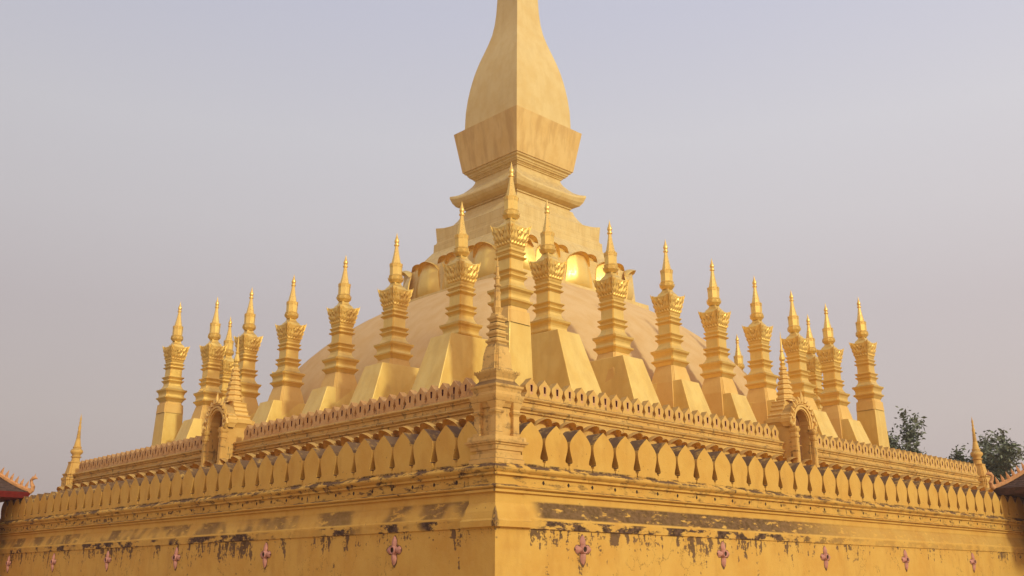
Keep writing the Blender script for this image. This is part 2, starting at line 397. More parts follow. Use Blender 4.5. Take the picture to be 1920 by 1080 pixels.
def boss():
    mb = MB(); N = 14; prof = [(.15, 0), (.145, -.10), (.125, -.125), (.095, -.12), (.09, -.095)]
    vs = [(r*math.cos(2*math.pi*k/N), d, r*math.sin(2*math.pi*k/N)) for r, d in prof for k in range(N)]
    mb.add(vs, [(i*N+k, i*N+(k+1) % N, (i+1)*N+(k+1) % N, (i+1)*N+k) for i in range(len(prof)-1) for k in range(N)])
    mb.add([(.092*math.cos(2*math.pi*k/N), -.10, .092*math.sin(2*math.pi*k/N)) for k in range(N)], [tuple(range(N))], 1)
    return mb
def hole_shade_row(mb, xs, y, z, r, mi=1):  # dark octagons set slightly proud, painted as the shade of drain holes
    for x in xs:
        p = [(x+r*1.0*math.cos(k*math.pi/4)*(1 if k % 2 == 0 else .8), z+r*1.25*math.sin(k*math.pi/4)*(1 if k % 2 == 0 else .8)) for k in range(8)]
        mb.add([(a, y, b) for a, b in p]+[(a, y+.05, b) for a, b in p], [tuple(range(8))]+[(k, k+8, (k+1) % 8+8, (k+1) % 8) for k in range(8)], mi)
def outer_wall(side, length, pitch, first, nmer, flowers):
    right = side == 'r'
    root = thing('outer_wall', 'sunlit yellow outer wall with a grey stained ledge and onion-shaped merlons, right of the corner' if right
                 else 'shaded brown-yellow outer wall with black mould streaks and onion-shaped merlons, left of the corner', 'wall')
    a = MB(); sweep(a, WP, 0, length, nseg=24); hole_shade_row(a, [first+(i+.5)*pitch for i in range(nmer)], .14-.004, 2.76, .055)
    if not right: flip(a)
    a.build('wall_body', [M['wall'], M['hole']], root)
    m = big_merlon(pitch)
    if not right: flip(m)
    p = m.build('merlon', M['wall'], root)
    for i in range(nmer):
        q = p if i == 0 else p.copy()
        if i: col.objects.link(q); q.parent = root
        d = first+i*pitch+random.uniform(-.01, .01); q.location = (d, random.uniform(-.01, .01), random.uniform(-.012, .008)) if right else (random.uniform(-.01, .01), d, random.uniform(-.012, .008)); q.scale = (random.uniform(.985, 1.01), 1, 1) if right else (1, random.uniform(.985, 1.01), 1)
    rm = rosette(); bm_ = boss()
    if not right: flip(rm); flip(bm_)
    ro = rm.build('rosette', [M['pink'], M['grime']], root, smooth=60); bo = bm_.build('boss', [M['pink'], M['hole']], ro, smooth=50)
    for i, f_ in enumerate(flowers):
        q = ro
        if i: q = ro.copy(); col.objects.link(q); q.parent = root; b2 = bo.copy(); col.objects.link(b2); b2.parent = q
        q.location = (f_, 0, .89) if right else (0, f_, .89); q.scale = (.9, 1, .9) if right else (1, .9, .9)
    return root
outer_wall('r', 46, 1.0842, 1.5272, 37, [3.57, 10.83, 17.8, 24.75, 32.0])
outer_wall('l', 48, 1.0459, 1.3017, 40, [4.53, 12.16, 19.24, 26.15, 32.88, 39.6])

# ------------------------------------------------------------------ corner pavilion on the outer wall
cp = thing('corner_pavilion', 'weathered corner pillar with colonnettes and a ringed miniature spire, on the outer wall corner', 'pillar', (.60, .60, 0))
b = MB()
loft(b, [(1.38, .612), (1.42, .615), (1.44, .73), (1.60, .74), (1.66, .70), (1.86, .66), (2.10, .56), (2.38, .555), (2.40, .66), (2.46, .66), (2.47, .60)]+torus_pts(2.48, 2.62, .60, .09)+
     [(2.63, .56), (2.87, .56), (2.88, .66), (2.94, .66), (2.945, .62)]+torus_pts(2.95, 3.2, .62, .09)+[(3.21, .58), (3.22, .58)], 'sq', capt=True)
b.build('pier', M['wall'], cp)
b = MB()
loft(b, [(3.22, .57), (3.34, .58), (3.36, .54), (3.50, .54), (3.51, .50), (3.58, .50), (3.60, .54), (3.72, .56), (3.74, .60), (3.78, .61), (3.80, .66), (3.86, .67), (3.87, .62), (4.00, .60), (4.01, .46), (4.03, .46)], 'sq')
b.build('plinth', M['weathered'], cp)
b = MB(); loft(b, [(4.0, .345), (4.9, .345)], 'red2'); b.build('core', M['weathered'], cp)
for sx in (-1, 1):
    for sy in (-1, 1):
        b = MB(); loft(b, [(4.0, .155), (4.10, .155), (4.12, .125), (4.60, .12), (4.64, .135), (4.68, .17), (4.72, .18), (4.74, .14), (4.80, .13), (4.90, .17), (5.0, .20)], 'redf', c=(sx*.35, sy*.35))
        b.build('colonnette', M['weathered'], cp)
b = MB()
loft(b, [(4.86, .40), (4.96, .46), (5.02, .53), (5.12, .57), (5.20, .585), (5.21, .52), (5.30, .50), (5.40, .52), (5.44, .56), (5.50, .57), (5.51, .50), (5.60, .43), (5.66, .38), (5.72, .38), (5.78, .42), (5.86, .47, .05), (5.90, .47, .05), (5.90, .36)], 'sq', n=8)
for k in range(4):
    for j in range(9):
        x = -.44+j*.11; p = [(x-.052, -.475, 5.86), (x+.052, -.475, 5.86), (x+.04, -.50, 5.92), (x, -.505, 5.965), (x-.04, -.50, 5.92), (x-.045, -.43, 5.87), (x+.045, -.43, 5.87)]
        c_, s_ = [(1, 0), (0, 1), (-1, 0), (0, -1)][k]
        b.add([(a*c_-e*s_, a*s_+e*c_, z) for a, e, z in p], [(0, 1, 2, 3, 4), (5, 4, 3), (6, 3, 2), (5, 3, 6)])
b.build('cornice', M['weathered'], cp)
b = MB()
loft(b, [(5.9, .40), (6.0, .385), (6.05, .36), (6.45, .33), (6.70, .275), (6.78, .23)], 'red2')
z = 6.78
for h in (.262, .245, .235, .225):
    loft(b, [(z, h-.06), (z+.05, h-.045), (z+.09, h), (z+.14, h+.005), (z+.145, h-.05), (z+.21, h-.065)], 'redf'); z += .235
b.build('tiered_base', M['weathered'], cp)
b = MB()
loft(b, [(7.70, .13), (7.78, .125), (7.86, .15), (7.93, .18, .06), (7.95, .115), (8.0, .105), (8.35, .09), (8.44, .105), (8.50, .075), (8.60, .07), (8.63, .105), (8.68, .105), (8.70, .065), (8.85, .065), (8.88, .085), (8.93, .085), (8.96, .055), (9.1, .045)], 'oct')
b.build('bell', M['weathered'], cp)
b = MB(); loft(b, [(9.08, .045), (9.15, .05), (9.24, .055), (9.27, .03), (9.4, .022), (9.58, .004)], 'oct'); b.build('needle', M['weathered'], cp)

# ------------------------------------------------------------------ terrace walls
TX, TY = 6.83, 7.34; TEX, TEY = 53.5, 50.7; CX, CY = 30.0, 30.1; FLOOR = 6.45
TP = [(0, 2.9), (0, 6.40), (.08, 6.42), (.08, 6.48)]+[(.08+.09*math.sin(math.pi*i/4), 6.49+.16*i/4) for i in range(5)]+[(.03, 6.67), (.02, 6.84), (.09, 6.85), (.09, 6.89)]
TP += [(.09+.09*math.sin(math.pi*i/5), 6.90+.17*i/5) for i in range(6)]+[(.05, 7.08), (-.5, 7.08), (-.5, FLOOR), (-.52, 2.9)]
def lotus(mb, half_w, h, z0, lip=.6, belly=.3, n=16, m=9, side=.35, taper=.72, th=.09):
    """an arched lotus petal facing -y: faceted body, rounded top edge rolled outward into a lip"""
    vs = []; rows = 0
    def body(s_, t):
        top = .74+.26*math.sqrt(max(0, 1-s_*s_)); w_ = half_w*(1-(1-taper)*(t*top)**1.3)
        fac = max(0, abs(s_)-.42)
        y = -belly*math.sin(math.pi*min(1, (t*top)**.75*1.05))*(1-.5*s_*s_)+side*half_w*fac
        return s_*w_, y, z0+h*t*top
    for i in range(m+1):
        t = i/m
        for j in range(n+1): vs.append(body(-1+2*j/n, t))
        rows += 1
    for k, (o_, dz) in enumerate(((.10, .07), (.28, .13), (.52, .16), (.80, .13), (1.0, .06))):
        for j in range(n+1):
            s_ = -1+2*j/n; x, y, z = body(s_, 1); g = .12+.88*math.sqrt(max(0, 1-s_*s_))
            vs.append((x*(1+.05*o_), y-lip*o_*g, z+dz*lip*1.1*g))
        rows += 1
    N = len(vs); fs = [(i*(n+1)+j, i*(n+1)+j+1, (i+1)*(n+1)+j+1, (i+1)*(n+1)+j) for i in range(rows-1) for j in range(n)]
    back = []
    for q, v in enumerate(vs):
        r = q//(n+1); k = 1 if r <= m else max(.25, 1-(r-m)*.2)
        back.append((v[0], v[1]+th*k*(1 if r <= m else .4), v[2]+(0 if r <= m else th*k*.6)))
    fs += [tuple(reversed([q+N for q in f])) for f in fs]
    rim = [i*(n+1) for i in range(rows)]+[(rows-1)*(n+1)+j for j in range(1, n+1)]+[i*(n+1)+n for i in range(rows-2, -1, -1)]
    for a, b_ in zip(rim, rim[1:]): fs.append((a, a+N, b_+N, b_))
    mb.add(vs+back, fs)
def terrace_wall(side):
    right = side == 'r'; s0, s1, pitch, first = (TX, TEX, .7545, 1.905) if right else (TY, TEY, .7277, 1.78)
    root = thing('terrace_wall', 'sunlit upper terrace wall topped by small keyhole merlons, right side' if right else
                 'shaded upper terrace wall topped by small pinkish keyhole merlons, left side', 'wall')
    mat = M['terrace'] if right else M['pinkish']
    gate = 28.7; a = MB(); ln = s1-s0
    sweep(a, TP, 0, ln, nseg=20)
    cs = [first+i*pitch for i in range(int((ln-first-.9)/pitch)+1)]; cs = [c for c in cs if abs(c+s0-gate) > 1.75]
    hole_shade_row(a, [c+pitch/2 for c in cs], -.024, 6.755, .035)
    if not right: flip(a)
    a.v = [(x+TX, y+TY, z) for x, y, z in a.v]
    a.build('wall_body', [M['terrace'], M['hole']], root)
    m = small_merlon(pitch)
    if not right: flip(m)
    p = m.build('merlon', [mat, M['pinkf'] if right else M['pinkish'], M['maroon']], root)
    for i, c in enumerate(cs):
        q = p if i == 0 else p.copy()
        if i: col.objects.link(q); q.parent = root
        c += random.uniform(-.008, .008)
        q.location = (TX+c, TY-.05, random.uniform(-.008, .006)) if right else (TX-.05, TY+c, random.uniform(-.008, .006))
    # lotus petals around the foot of the terrace
    P = 1.42; n = int((ln-.5)/P)
    for row in (1, 0):
        lb = MB(); lotus(lb, .68 if not row else .60, 2.10 if not row else 2.06, 4.0, lip=.42, belly=.22, n=10, m=5, th=.05)
        if not right: flip(lb)
        f = lb.build('lotus_petal', M['terrace'], root, smooth=50)
        for i in range(n+1):
            q = f if i == 0 else f.copy()
            if i: col.objects.link(q); q.parent = root
            d = .55+(i+(.5 if row else 0))*P; off = .50 if not row else .28
            q.location = (TX+d, TY-off, 0) if right else (TX-off, TY+d, 0)
terrace_wall('r'); terrace_wall('l')
t = MB(); t.box(TX+.5, TEX, TY+.5, TEY, 2.9, FLOOR-.01); t.box(1.19, 60, 1.19, 58, GZ, 2.95)
o = t.build('terrace_floor', M['terrace']); o['kind'] = 'structure'

# corner spires of the terrace
def corner_spire(label, loc):
    root = thing('corner_spire', label, 'spire', loc, 0, 'round spires on the terrace corners')
    b = MB(); loft(b, [(0, .62), (6.6, .62), (6.66, .66), (6.80, .66), (6.84, .56), (6.95, .56), (7.0, .62), (7.08, .62), (7.1, .50), (7.4, .44), (7.8, .37), (7.84, .40), (7.9, .40), (7.92, .34)], 'red2'); b.v = [(x, y, max(z, 2.9)) for x, y, z in b.v]
    b.build('base', M['terrace'], root)
    b = MB(); loft(b, [(7.9, .33), (8.2, .30), (8.22, .38), (8.28, .40), (8.30, .30), (8.40, .31), (8.50, .42), (8.58, .47), (8.68, .47), (8.76, .40), (8.84, .30), (8.88, .29), (8.90, .33), (8.96, .33), (8.98, .27)], 'rnd'); b.v = [(x*.88, y*.88, z) for x, y, z in b.v]; b.build('bulb', M['terrace'], root, smooth=40)
    b = MB(); z = 8.98; lv = [(8.98, .26), (9.5, .16)]
    for i in range(6): zz = 9.5+i*.1; r = .165-.008*i; lv += [(zz, r-.035), (zz+.02, r), (zz+.06, r), (zz+.08, r-.035)]
    lv += [(10.12, .09), (10.3, .12), (10.5, .075), (10.62, .06), (10.64, .09), (10.7, .09), (10.72, .055), (10.80, .06), (10.92, .08), (11.1, .035), (11.30, .003)]
    loft(b, lv, 'rnd'); b.v = [(x*.9, y*.9, z) for x, y, z in b.v]; b.build('ringed_spire', M['terrace'], root, smooth=40)
corner_spire('round gold spire at the far left end of the terrace wall', (TX+.1, 50.6, 0))
corner_spire('round gold spire at the far right end of the terrace wall, before the trees', (53.5, TY+.1, 0))
corner_spire('round spire half hidden behind the weathered corner pillar', (TX+.25, TY+.25, 0))

# ------------------------------------------------------------------ gate pavilions
def gate(label, loc, rz):
    root = thing('gate_pavilion', label, 'pavilion', loc, rz, 'arched gate pavilions in the terrace walls')
    W, D = 1.10, .85
    # body with arched opening (front face at y=-D)
    def arch(wd, zb, zs, zt, n=14):
        pts = [(wd, zb), (wd, zs)]
        for i in range(1, n):
            a = math.pi*i/n; x = wd*math.cos(a)*(1+.06*math.sin(a*1)); zz = zs+(zt-zs)*(math.sin(a)**.85)
            pts.append((x, zz))
        pts += [(-wd, zs), (-wd, zb)]
        return pts
    op = arch(.70, 5.6, 7.8, 8.78)
    b = MB(); outer = [(-W+.12, 5.6-.01), (W-.12, 5.6-.01), (W-.12, 8.1), (1.0, 8.75), (.55, 9.15), (0, 9.35), (-.55, 9.15), (-1.0, 8.75), (-W+.12, 8.1)]
    prism(b, [(-W+.12, 5.5), (W-.12, 5.5), (W-.12, 8.1), (.92, 8.6), (.6, 9.0), (0, 9.25), (-.6, 9.0), (-.92, 8.6), (-W+.12, 8.1)], -D, -D+.55, holes=[list(reversed(op))])
    b.box(-W+.12, W-.12, -D+.55, D, 5.5, 8.3)
    b.build('body', M['terrace'], root)
    b = MB(); b.add([(x, -D+.50, z) for x, z in op], [tuple(range(len(op)))]); b.build('blind_door', M['niche'], root)
    for s_ in (-1, 1):
        b = MB(); loft(b, [(5.5, .20), (5.9, .20), (5.92, .16), (7.2, .155), (7.24, .20), (7.34, .21), (7.36, .165), (7.5, .165), (7.54, .20), (7.60, .23), (7.68, .25), (7.70, .20), (7.8, .2)], 'red2', c=(s_*(W-.20), -D-.08)); b.build('pilaster', M['terrace'], root)
    # archivolts: three nested bands standing proud
    for k, (wd, zt, pr) in enumerate(((.74, 8.82, .08), (.84, 8.95, .14), (.95, 9.12, .09))):
        b = MB(); p0 = arch(wd, 7.75, 7.85, zt); p1 = arch(wd+.10, 7.75, 7.85, zt+.11)
        n = len(p0); vs = [(x, -D-pr, z) for x, z in p0]+[(x, -D-pr, z) for x, z in p1]+[(x, -D+.05, z) for x, z in p0]+[(x, -D+.05, z) for x, z in p1]
        fs = []
        for i in range(n-1): fs += [(i, i+n, i+n+1, i+1), (i+2*n, i, i+1, i+1+2*n), (i+n, i+3*n, i+3*n+1, i+n+1)]
        b.add(vs, fs); b.build('archivolt', M['cap'], root)
    # naga flames along the arch
    b = MB()
    for k in range(-5, 6):
        a = math.pi/2-k*R(15); x = 1.05*math.cos(a); z = 7.9+1.36*math.sin(a)**.9 if math.sin(a) > 0 else 7.9; dx, dz = math.cos(a), math.sin(a)
        hh = .26 if k else .55
        tube(b, [(x, -D-.10, z-.05), (x+dx*hh*.4, -D-.12, z+dz*hh*.45), (x+dx*hh*.6+(.05 if k > 0 else -.05)*bool(k), -D-.10, z+hh*.95)], [.10, .075, .01], 6)
    for s_ in (-1, 1):
        tube(b, [(s_*1.0, -D-.1, 7.95), (s_*1.18, -D-.12, 7.85), (s_*1.30, -D-.12, 8.0), (s_*1.29, -D-.12, 8.22), (s_*1.20, -D-.12, 8.32)], [.13, .12, .10, .08, .02], 7)
    b.build('flame_crest', M['cap'], root, smooth=50)
    # side cornice and roof tiers
    b = MB()
    def rl(levels):
        fy = lambda z, hy: min(hy, .30)
        for (z, hx, hy), (z2, hx2, hy2) in zip(levels, levels[1:]):
            b.add([(-hx, -fy(z, hy), z), (hx, -fy(z, hy), z), (hx, hy, z), (-hx, hy, z), (-hx2, -fy(z2, hy2), z2), (hx2, -fy(z2, hy2), z2), (hx2, hy2, z2), (-hx2, hy2, z2)], [(0, 1, 5, 4), (1, 2, 6, 5), (2, 3, 7, 6), (3, 0, 4, 7)])
        z, hx, hy = levels[-1]; b.add([(-hx, -hy, z), (hx, -hy, z), (hx, hy, z), (-hx, hy, z)], [(0, 1, 2, 3)])
        z, hx, hy = levels[0]; b.add([(-hx, -.3, z), (hx, -.3, z), (hx, hy, z), (-hx, hy, z)], [(3, 2, 1, 0)])
    for s_ in (-1, 1): loft(b, [(7.82, .18), (7.92, .22), (8.0, .25), (8.06, .29), (8.24, .31), (8.26, .26), (8.36, .24), (8.44, .26), (8.52, .18)], 'sq', c=(s_*(W-.14), -.62))
    rl([(7.85, .98, .50), (7.95, 1.04, .52), (8.05, 1.12, .54), (8.10, 1.18, .56), (8.30, 1.20, .58), (8.32, 1.08, .54), (8.42, 1.02, .52), (8.50, 1.08, .54), (8.56, .96, .50), (8.60, .88, .48), (8.72, .85, .48), (8.80, .90, .50), (8.84, .76, .48), (8.98, .70, .46), (9.06, .75, .48), (9.10, .62, .46), (9.22, .60, .48), (9.30, .64, .5), (9.34, .50, .45)])
    b.build('roof_tiers', M['cap'], root)
    b = MB(); lv = [(9.3, .50), (9.4, .46)]; z = 9.4
    for k, r in enumerate((.46, .42, .38, .33, .285, .24, .20)):
        lv += [(z, r-.07), (z+.04, r), (z+.15, r), (z+.19, r-.07), (z+.25, r-.09)]; z += .30-.008*k
    loft(b, lv, 'oct'); b.build('ringed_tiers', M['cap'], root)
    b = MB(); loft(b, [(z-.05, .10), (z+.05, .13), (z+.12, .16), (z+.18, .10), (z+.24, .09), (z+.34, .15), (z+.46, .15), (z+.75, .075), (z+.82, .10), (z+.87, .10), (z+.9, .055), (z+1.2, .05), (z+1.6, .025), (z+1.95, .003)], 'oct')
    b.build('spire', M['gold'], root)
    return root
ga = gate('arched gate pavilion with ringed spire, set in the sunlit right terrace wall', (28.5, 7.52, 0), 0)
gb = copy_thing(ga, 'arched gate pavilion with ringed spire, set in the shaded left terrace wall', (7.0, 28.75, 0), -math.pi/2)

# ------------------------------------------------------------------ dome
b = MB(); n = 96; m = 26; vs = []; R0, H, Z0, pp, q = 20.5, 16.84, 4.0, 4.5, 2.0
for i in range(m+1):
    t_ = (math.pi/2)*i/m; r = R0*max(math.cos(t_), 0)**(2/q); z = Z0+H*math.sin(t_)**(2/q)
    for k in range(n):
        th = 2*math.pi*k/n; mm = (abs(math.cos(th))**pp+abs(math.sin(th))**pp)**(-1/pp)/2**(.5-1/pp)
        vs.append((CX+.1+r*mm*math.cos(th), CY+r*mm*math.sin(th), z))
b.add(vs, [(i*n+k, i*n+(k+1) % n, (i+1)*n+(k+1) % n, (i+1)*n+k) for i in range(m) for k in range(n)])
o = b.build('dome', M['dome'], smooth=80)
o['label'] = 'wide low tan dome rising behind the ring of small stupas'; o['category'] = 'dome'

# ------------------------------------------------------------------ central tower
tw = thing('central_stupa', 'huge central gold stupa with a square flared box and bottle-shaped spire, above the dome', 'stupa', (CX+.1, CY, 0))
b = MB(); loft(b, [(17.0, 7.15), (18.75, 7.13), (18.80, 7.08), (18.82, 6.9), (19.55, 6.85)], 'sq'); b.build('lotus_band', M['tower'], tw)
b = MB(); loft(b, [(19.3, 6.2), (22.0, 6.05), (22.2, 5.7), (22.8, 5.2), (23.3, 4.85), (23.72, 4.55), (23.74, 4.52), (24.38, 4.50), (24.40, 4.40), (24.52, 4.38), (24.54, 4.34), (25.45, 4.33, .28), (25.5, 4.28, .22), (25.42, 4.05, .1), (25.46, 3.88), (25.6, 3.72), (25.92, 3.52), (26.3, 3.25), (26.65, 3.06), (26.96, 2.96), (27.0, 2.82), (27.16, 2.80)], 'sq', n=12)
b.build('stepped_body', M['tower'], tw)
b = MB(); loft(b, [(27.14, 2.78), (27.16, 2.90), (27.28, 2.92), (27.30, 3.0), (27.45, 3.35), (27.62, 3.52, .12), (27.85, 3.62, .30), (27.98, 3.60, .34), (28.08, 3.50, .26), (28.26, 3.30, .12), (28.55, 3.0), (28.85, 2.70), (29.1, 2.49), (29.3, 2.38), (29.45, 2.33)], 'sq', n=12)
b.build('eave', M['tower'], tw)
b = MB(); loft(b, [(29.45, 2.33), (29.58, 2.33), (29.60, 2.42), (29.68, 2.44), (29.70, 2.50), (29.78, 2.55), (29.80, 2.64), (29.9, 2.68), (29.92, 2.74), (30.05, 2.78), (30.12, 2.92), (30.24, 2.96)], 'sq'); b.build('mouldings', M['tower'], tw)
b = MB(); loft(b, [(30.25, 3.03), (33.53, 3.55), (33.56, 3.50), (33.56, 3.0)], 'sq', capb=True); b.build('flared_box', M['box'], tw)
b = MB(); ks = [(33.5, 2.95), (34.36, 2.93), (35.4, 2.90), (36.49, 2.80), (37.3, 2.69), (37.98, 2.58), (38.7, 2.44), (39.48, 2.25), (40.1, 2.08), (40.78, 1.87), (41.5, 1.66), (42.29, 1.46), (43.2, 1.32), (44.21, 1.23), (45.55, 1.17), (47.5, 1.08), (49.5, .92), (51, .72), (51.1, .85), (51.6, .85), (51.7, .6), (54, .4), (57, .2), (59.5, .02)]
loft(b, ks, 'sq'); b.build('bottle_spire', M['bottle'], tw, smooth=20)
def lp(front, ang, pos, corner=False):
    b = MB(); lotus(b, 1.50 if corner else 1.45 if front else 1.15, 2.72 if front else 3.0, 19.45, lip=.75 if corner else .40 if front else .34, belly=.50 if corner else .32 if front else .12, taper=.66 if front else .8, side=.30)
    o_ = b.build('lotus_petal', M['leaf'], tw, smooth=28); o_.location = pos; o_.rotation_euler = (0, 0, ang); return o_
pf = lp(True, 0, (0, 0, 0)); pr_ = lp(False, 0, (0, 0, 0)); pc = lp(True, 0, (0, 0, 0), True)
first = {'f': True, 'r': True, 'c': True}
def place(pr, key, pos, ang):
    q = pr
    if not first[key]: q = pr.copy(); col.objects.link(q); q.parent = tw
    first[key] = False; q.location = pos; q.rotation_euler = (0, 0, ang)
for k in range(4):
    a = k*math.pi/2; c_, s_ = math.cos(a), math.sin(a)
    for j in (-1, 0, 1): x, y = j*3.05, -6.30; place(pf, 'f', (x*c_-y*s_, x*s_+y*c_, 0), a)
    for j in (-1.5, -.5, .5, 1.5): x, y = j*3.05, -5.80; place(pr_, 'r', (x*c_-y*s_, x*s_+y*c_, 0), a)
    x, y = 5.72, -5.72; place(pc, 'c', (x*c_-y*s_, x*s_+y*c_, 0), a+math.pi/4)

# ------------------------------------------------------------------ small stupas
# local frame: z = 0 at the top of the pedestal (world 10.7); tip at +8.6
def leafblade(b, c, w_, h, out0, out1, ang, mi=0, lean=0):
    """a pointed acanthus leaf on a face: c = (x, z) on the face at distance out0, leaning to out1"""
    x, z = c; P = [(x-w_*.5, -out0, z), (x+w_*.5, -out0, z), (x+w_*.62+lean*.4, -(out0+(out1-out0)*.5)-.01, z+h*.45), (x+lean, -out1-.05, z+h), (x-w_*.62+lean*.4, -(out0+(out1-out0)*.5)-.01, z+h*.45), (x+lean*.3, -(out0+(out1-out0)*.3)-.07, z+h*.35), (x, -out0+.02, z+h*.4)]
    ca, sa = math.cos(ang), math.sin(ang)
    b.add([(px*ca-py*sa, px*sa+py*ca, pz) for px, py, pz in P], [(0, 1, 5), (1, 2, 5), (2, 3, 5), (3, 4, 5), (4, 0, 5), (4, 3, 6), (3, 2, 6)], mi)
def make_stupa(corner=False):
    root = thing('small_stupa', 'x', 'small stupa', (0, 0, 0), 0, 'small gold stupas standing around the dome')
    E = .75 if corner else 0
    b = MB()
    if corner: loft(b, [(-4.3, .86), (.9, .70)], 'sq')
    else:
        vs = [(-1.26, -2.85, -4.3), (1.26, -2.85, -4.3), (1.2, 2.6, -4.3), (-1.2, 2.6, -4.3), (-.80, -1.34, 0), (.80, -1.34, 0), (.92, 1.2, 0), (-.92, 1.2, 0)]
        b.add(vs, [(0, 1, 5, 4), (1, 2, 6, 5), (2, 3, 7, 6), (3, 0, 4, 7), (4, 5, 6, 7)])
    bev(b.build('pedestal', M['ped'], root), .035)
    b = MB()
    if corner: loft(b, [(.9, .74), (1.55, .70), (1.57, .62), (1.9, .58), (1.96, .5)], 'red')
    else:
        loft(b, [(-1.5, .98), (0, .88), (.45, .79), (.75, .71), (.95, .66), (1.0, .62)], 'red')
    bev(b.build('base', M['cap'], root), .015)
    b = MB()
    z = E
    T = [(1.00, .62), (1.08, .66), (1.18, .72), (1.24, .80), (1.32, .815), (1.33, .72), (1.42, .69), (1.50, .68), (1.58, .69), (1.70, .73), (1.80, .82), (1.90, .84), (1.92, .70), (2.02, .60), (2.2, .50), (2.32, .475),
         (2.36, .475), (2.44, .50), (2.52, .57), (2.55, .61), (2.60, .615), (2.61, .50), (2.66, .49), (2.74, .52), (2.80, .585), (2.83, .61), (2.88, .615), (2.89, .48), (2.96, .455), (3.44, .45), (3.50, .49), (3.55, .575), (3.60, .59), (3.61, .48),
         (3.70, .47), (3.78, .51), (3.83, .555), (3.88, .56), (3.89, .46), (3.98, .46)]
    if corner: T = [(zz if zz > 2 else zz, h) for zz, h in T]
    loft(b, [(zz+E, h) for zz, h in T], 'redf'); b.build('tiered_shaft', M['gold'], root)
    # crown: flared box dressed with leaves
    b = MB(); K = [(3.98, .46), (4.05, .485), (4.12, .50), (4.18, .47), (4.35, .52), (4.75, .595), (5.10, .655, .14), (5.16, .63, .10), (5.14, .50)]
    loft(b, [(k[0]+E, k[1], *k[2:]) for k in K], 'sq', n=6)
    for k in range(4):
        a = k*math.pi/2
        for j in range(5): leafblade(b, (-.38+j*.19, 4.13+E), .17, .22, .49, .54, a)
        for q in (-1, 1):
            leafblade(b, (q*.14, 4.32+E), .26, .50, .52, .62, a, lean=q*.13); leafblade(b, (q*.36, 4.36+E), .22, .46, .53, .64, a, lean=q*.10)
            leafblade(b, (q*.30, 4.66+E), .30, .52, .58, .70, a, lean=q*.20); leafblade(b, (q*.10, 4.80+E), .16, .24, .60, .65, a, lean=q*.06)
        leafblade(b, (0, 4.34+E), .14, .34, .53, .60, a); leafblade(b, (0, 4.62+E), .22, .36, .58, .66, a)
        c_, s_ = math.cos(a), math.sin(a)
        for zz, rr, hh in ((4.15, .51, .30), (4.40, .56, .33), (4.66, .61, .44), (4.90, .655, .46)):   # corner fronds
            P = [(rr-.10, -rr, zz), (rr, -rr+.10, zz), (rr+.07, -rr-.07, zz+hh), (rr-.02, -rr+.02, zz+hh*.55), (rr+.045, -rr-.045, zz+hh*.45)]
            b.add([(x*c_-y*s_, x*s_+y*c_, z_+E) for x, y, z_ in P], [(0, 4, 2), (4, 1, 2), (1, 3, 2), (3, 0, 2), (0, 1, 4)])
    b.build('leaf_crown', M['gold'], root)
    b = MB(); loft(b, [(z_+E, r) for z_, r in [(5.05, .46), (5.2, .44), (5.34, .38), (5.46, .28), (5.56, .23), (5.66, .215)]], 'sq'); b.build('bell', M['gold'], root)
    b = MB(); loft(b, [(z_+E, r) for z_, r in [(5.62, .26), (5.66, .30), (5.74, .36), (5.80, .41), (5.88, .42), (5.92, .36), (6.0, .37), (6.06, .39), (6.12, .33), (6.70, .335), (6.80, .35), (6.81, .28)]], 'oct')
    for k in range(8):
        a = R(45*k); c_, s_ = math.cos(a), math.sin(a)
        for (x0, x1, zz, w_, hh) in ((.42, .47, 5.82, .13, .20), (.35, .385, 6.60, .12, .26)):
            b.add([(x0*c_+w_*s_, x0*s_-w_*c_, zz+E), (x0*c_-w_*s_, x0*s_+w_*c_, zz+E), (x1*c_, x1*s_, zz+hh+E), ((x0-.07)*c_, (x0-.07)*s_, zz+.04+E)], [(0, 1, 2), (1, 3, 2), (3, 0, 2)])
    b.build('octagonal_lotus', M['gold'], root)
    b = MB(); loft(b, [(z_+E, r) for z_, r in [(6.78, .27), (6.95, .24), (7.35, .165), (7.75, .105), (7.94, .09)]], 'oct'); b.build('spire', M['gold_tip'], root)
    b = MB(); loft(b, [(z_+E, r) for z_, r in [(7.92, .09), (7.95, .145), (8.02, .15), (8.05, .105), (8.10, .10), (8.16, .125), (8.25, .14), (8.36, .105), (8.5, .06), (8.66, .025), (8.78, .003)]], 'rnd'); b.build('finial', M['gold_tip'], root, smooth=40)
    return root
S0 = make_stupa(); SC = make_stupa(True)
ZB = 10.7
RX = [(15.9, 11.9, 19.35), (20.9, 11.35, 19.45), (25.9, 10.75, 19.55), (30.6, 10.6, 19.4), (35.4, 10.8, 19.3), (40.0, 10.7, 19.25), (44.6, 10.6, 19.2)]
LY = [(16.9, 11.9, 19.55), (22.6, 11.3, 19.2), (27.8, 10.7, 19.1), (33.7, 10.65, 19.2), (39.1, 10.7, 19.5), (44.1, 10.7, 19.85)]
ordn = ['first', 'second', 'third', 'fourth', 'fifth', 'sixth', 'seventh']
used = [False, False]
def put(corner, label, x, y, rz, pt=None, tip=None):
    src = SC if corner else S0
    if not used[corner]: o = src; used[corner] = True; o['label'] = label
    else: o = None
    if o is None: o = copy_thing(PRI[corner], label, (0, 0, 0))
    o.location = (x, y, ZB); o.rotation_euler = (0, 0, rz)
    base = 9.53 if corner else 8.78
    if tip:
        k = (tip-ZB)/base; o.scale = (1, 1, k)
    if pt:
        for c in kids(o):
            if c.name.startswith('pedestal'): c.location.z = (pt-ZB)
    o.rotation_euler = (R(random.uniform(-.35, .35)), R(random.uniform(-.35, .35)), rz+R(random.uniform(-1, 1)))
    return o
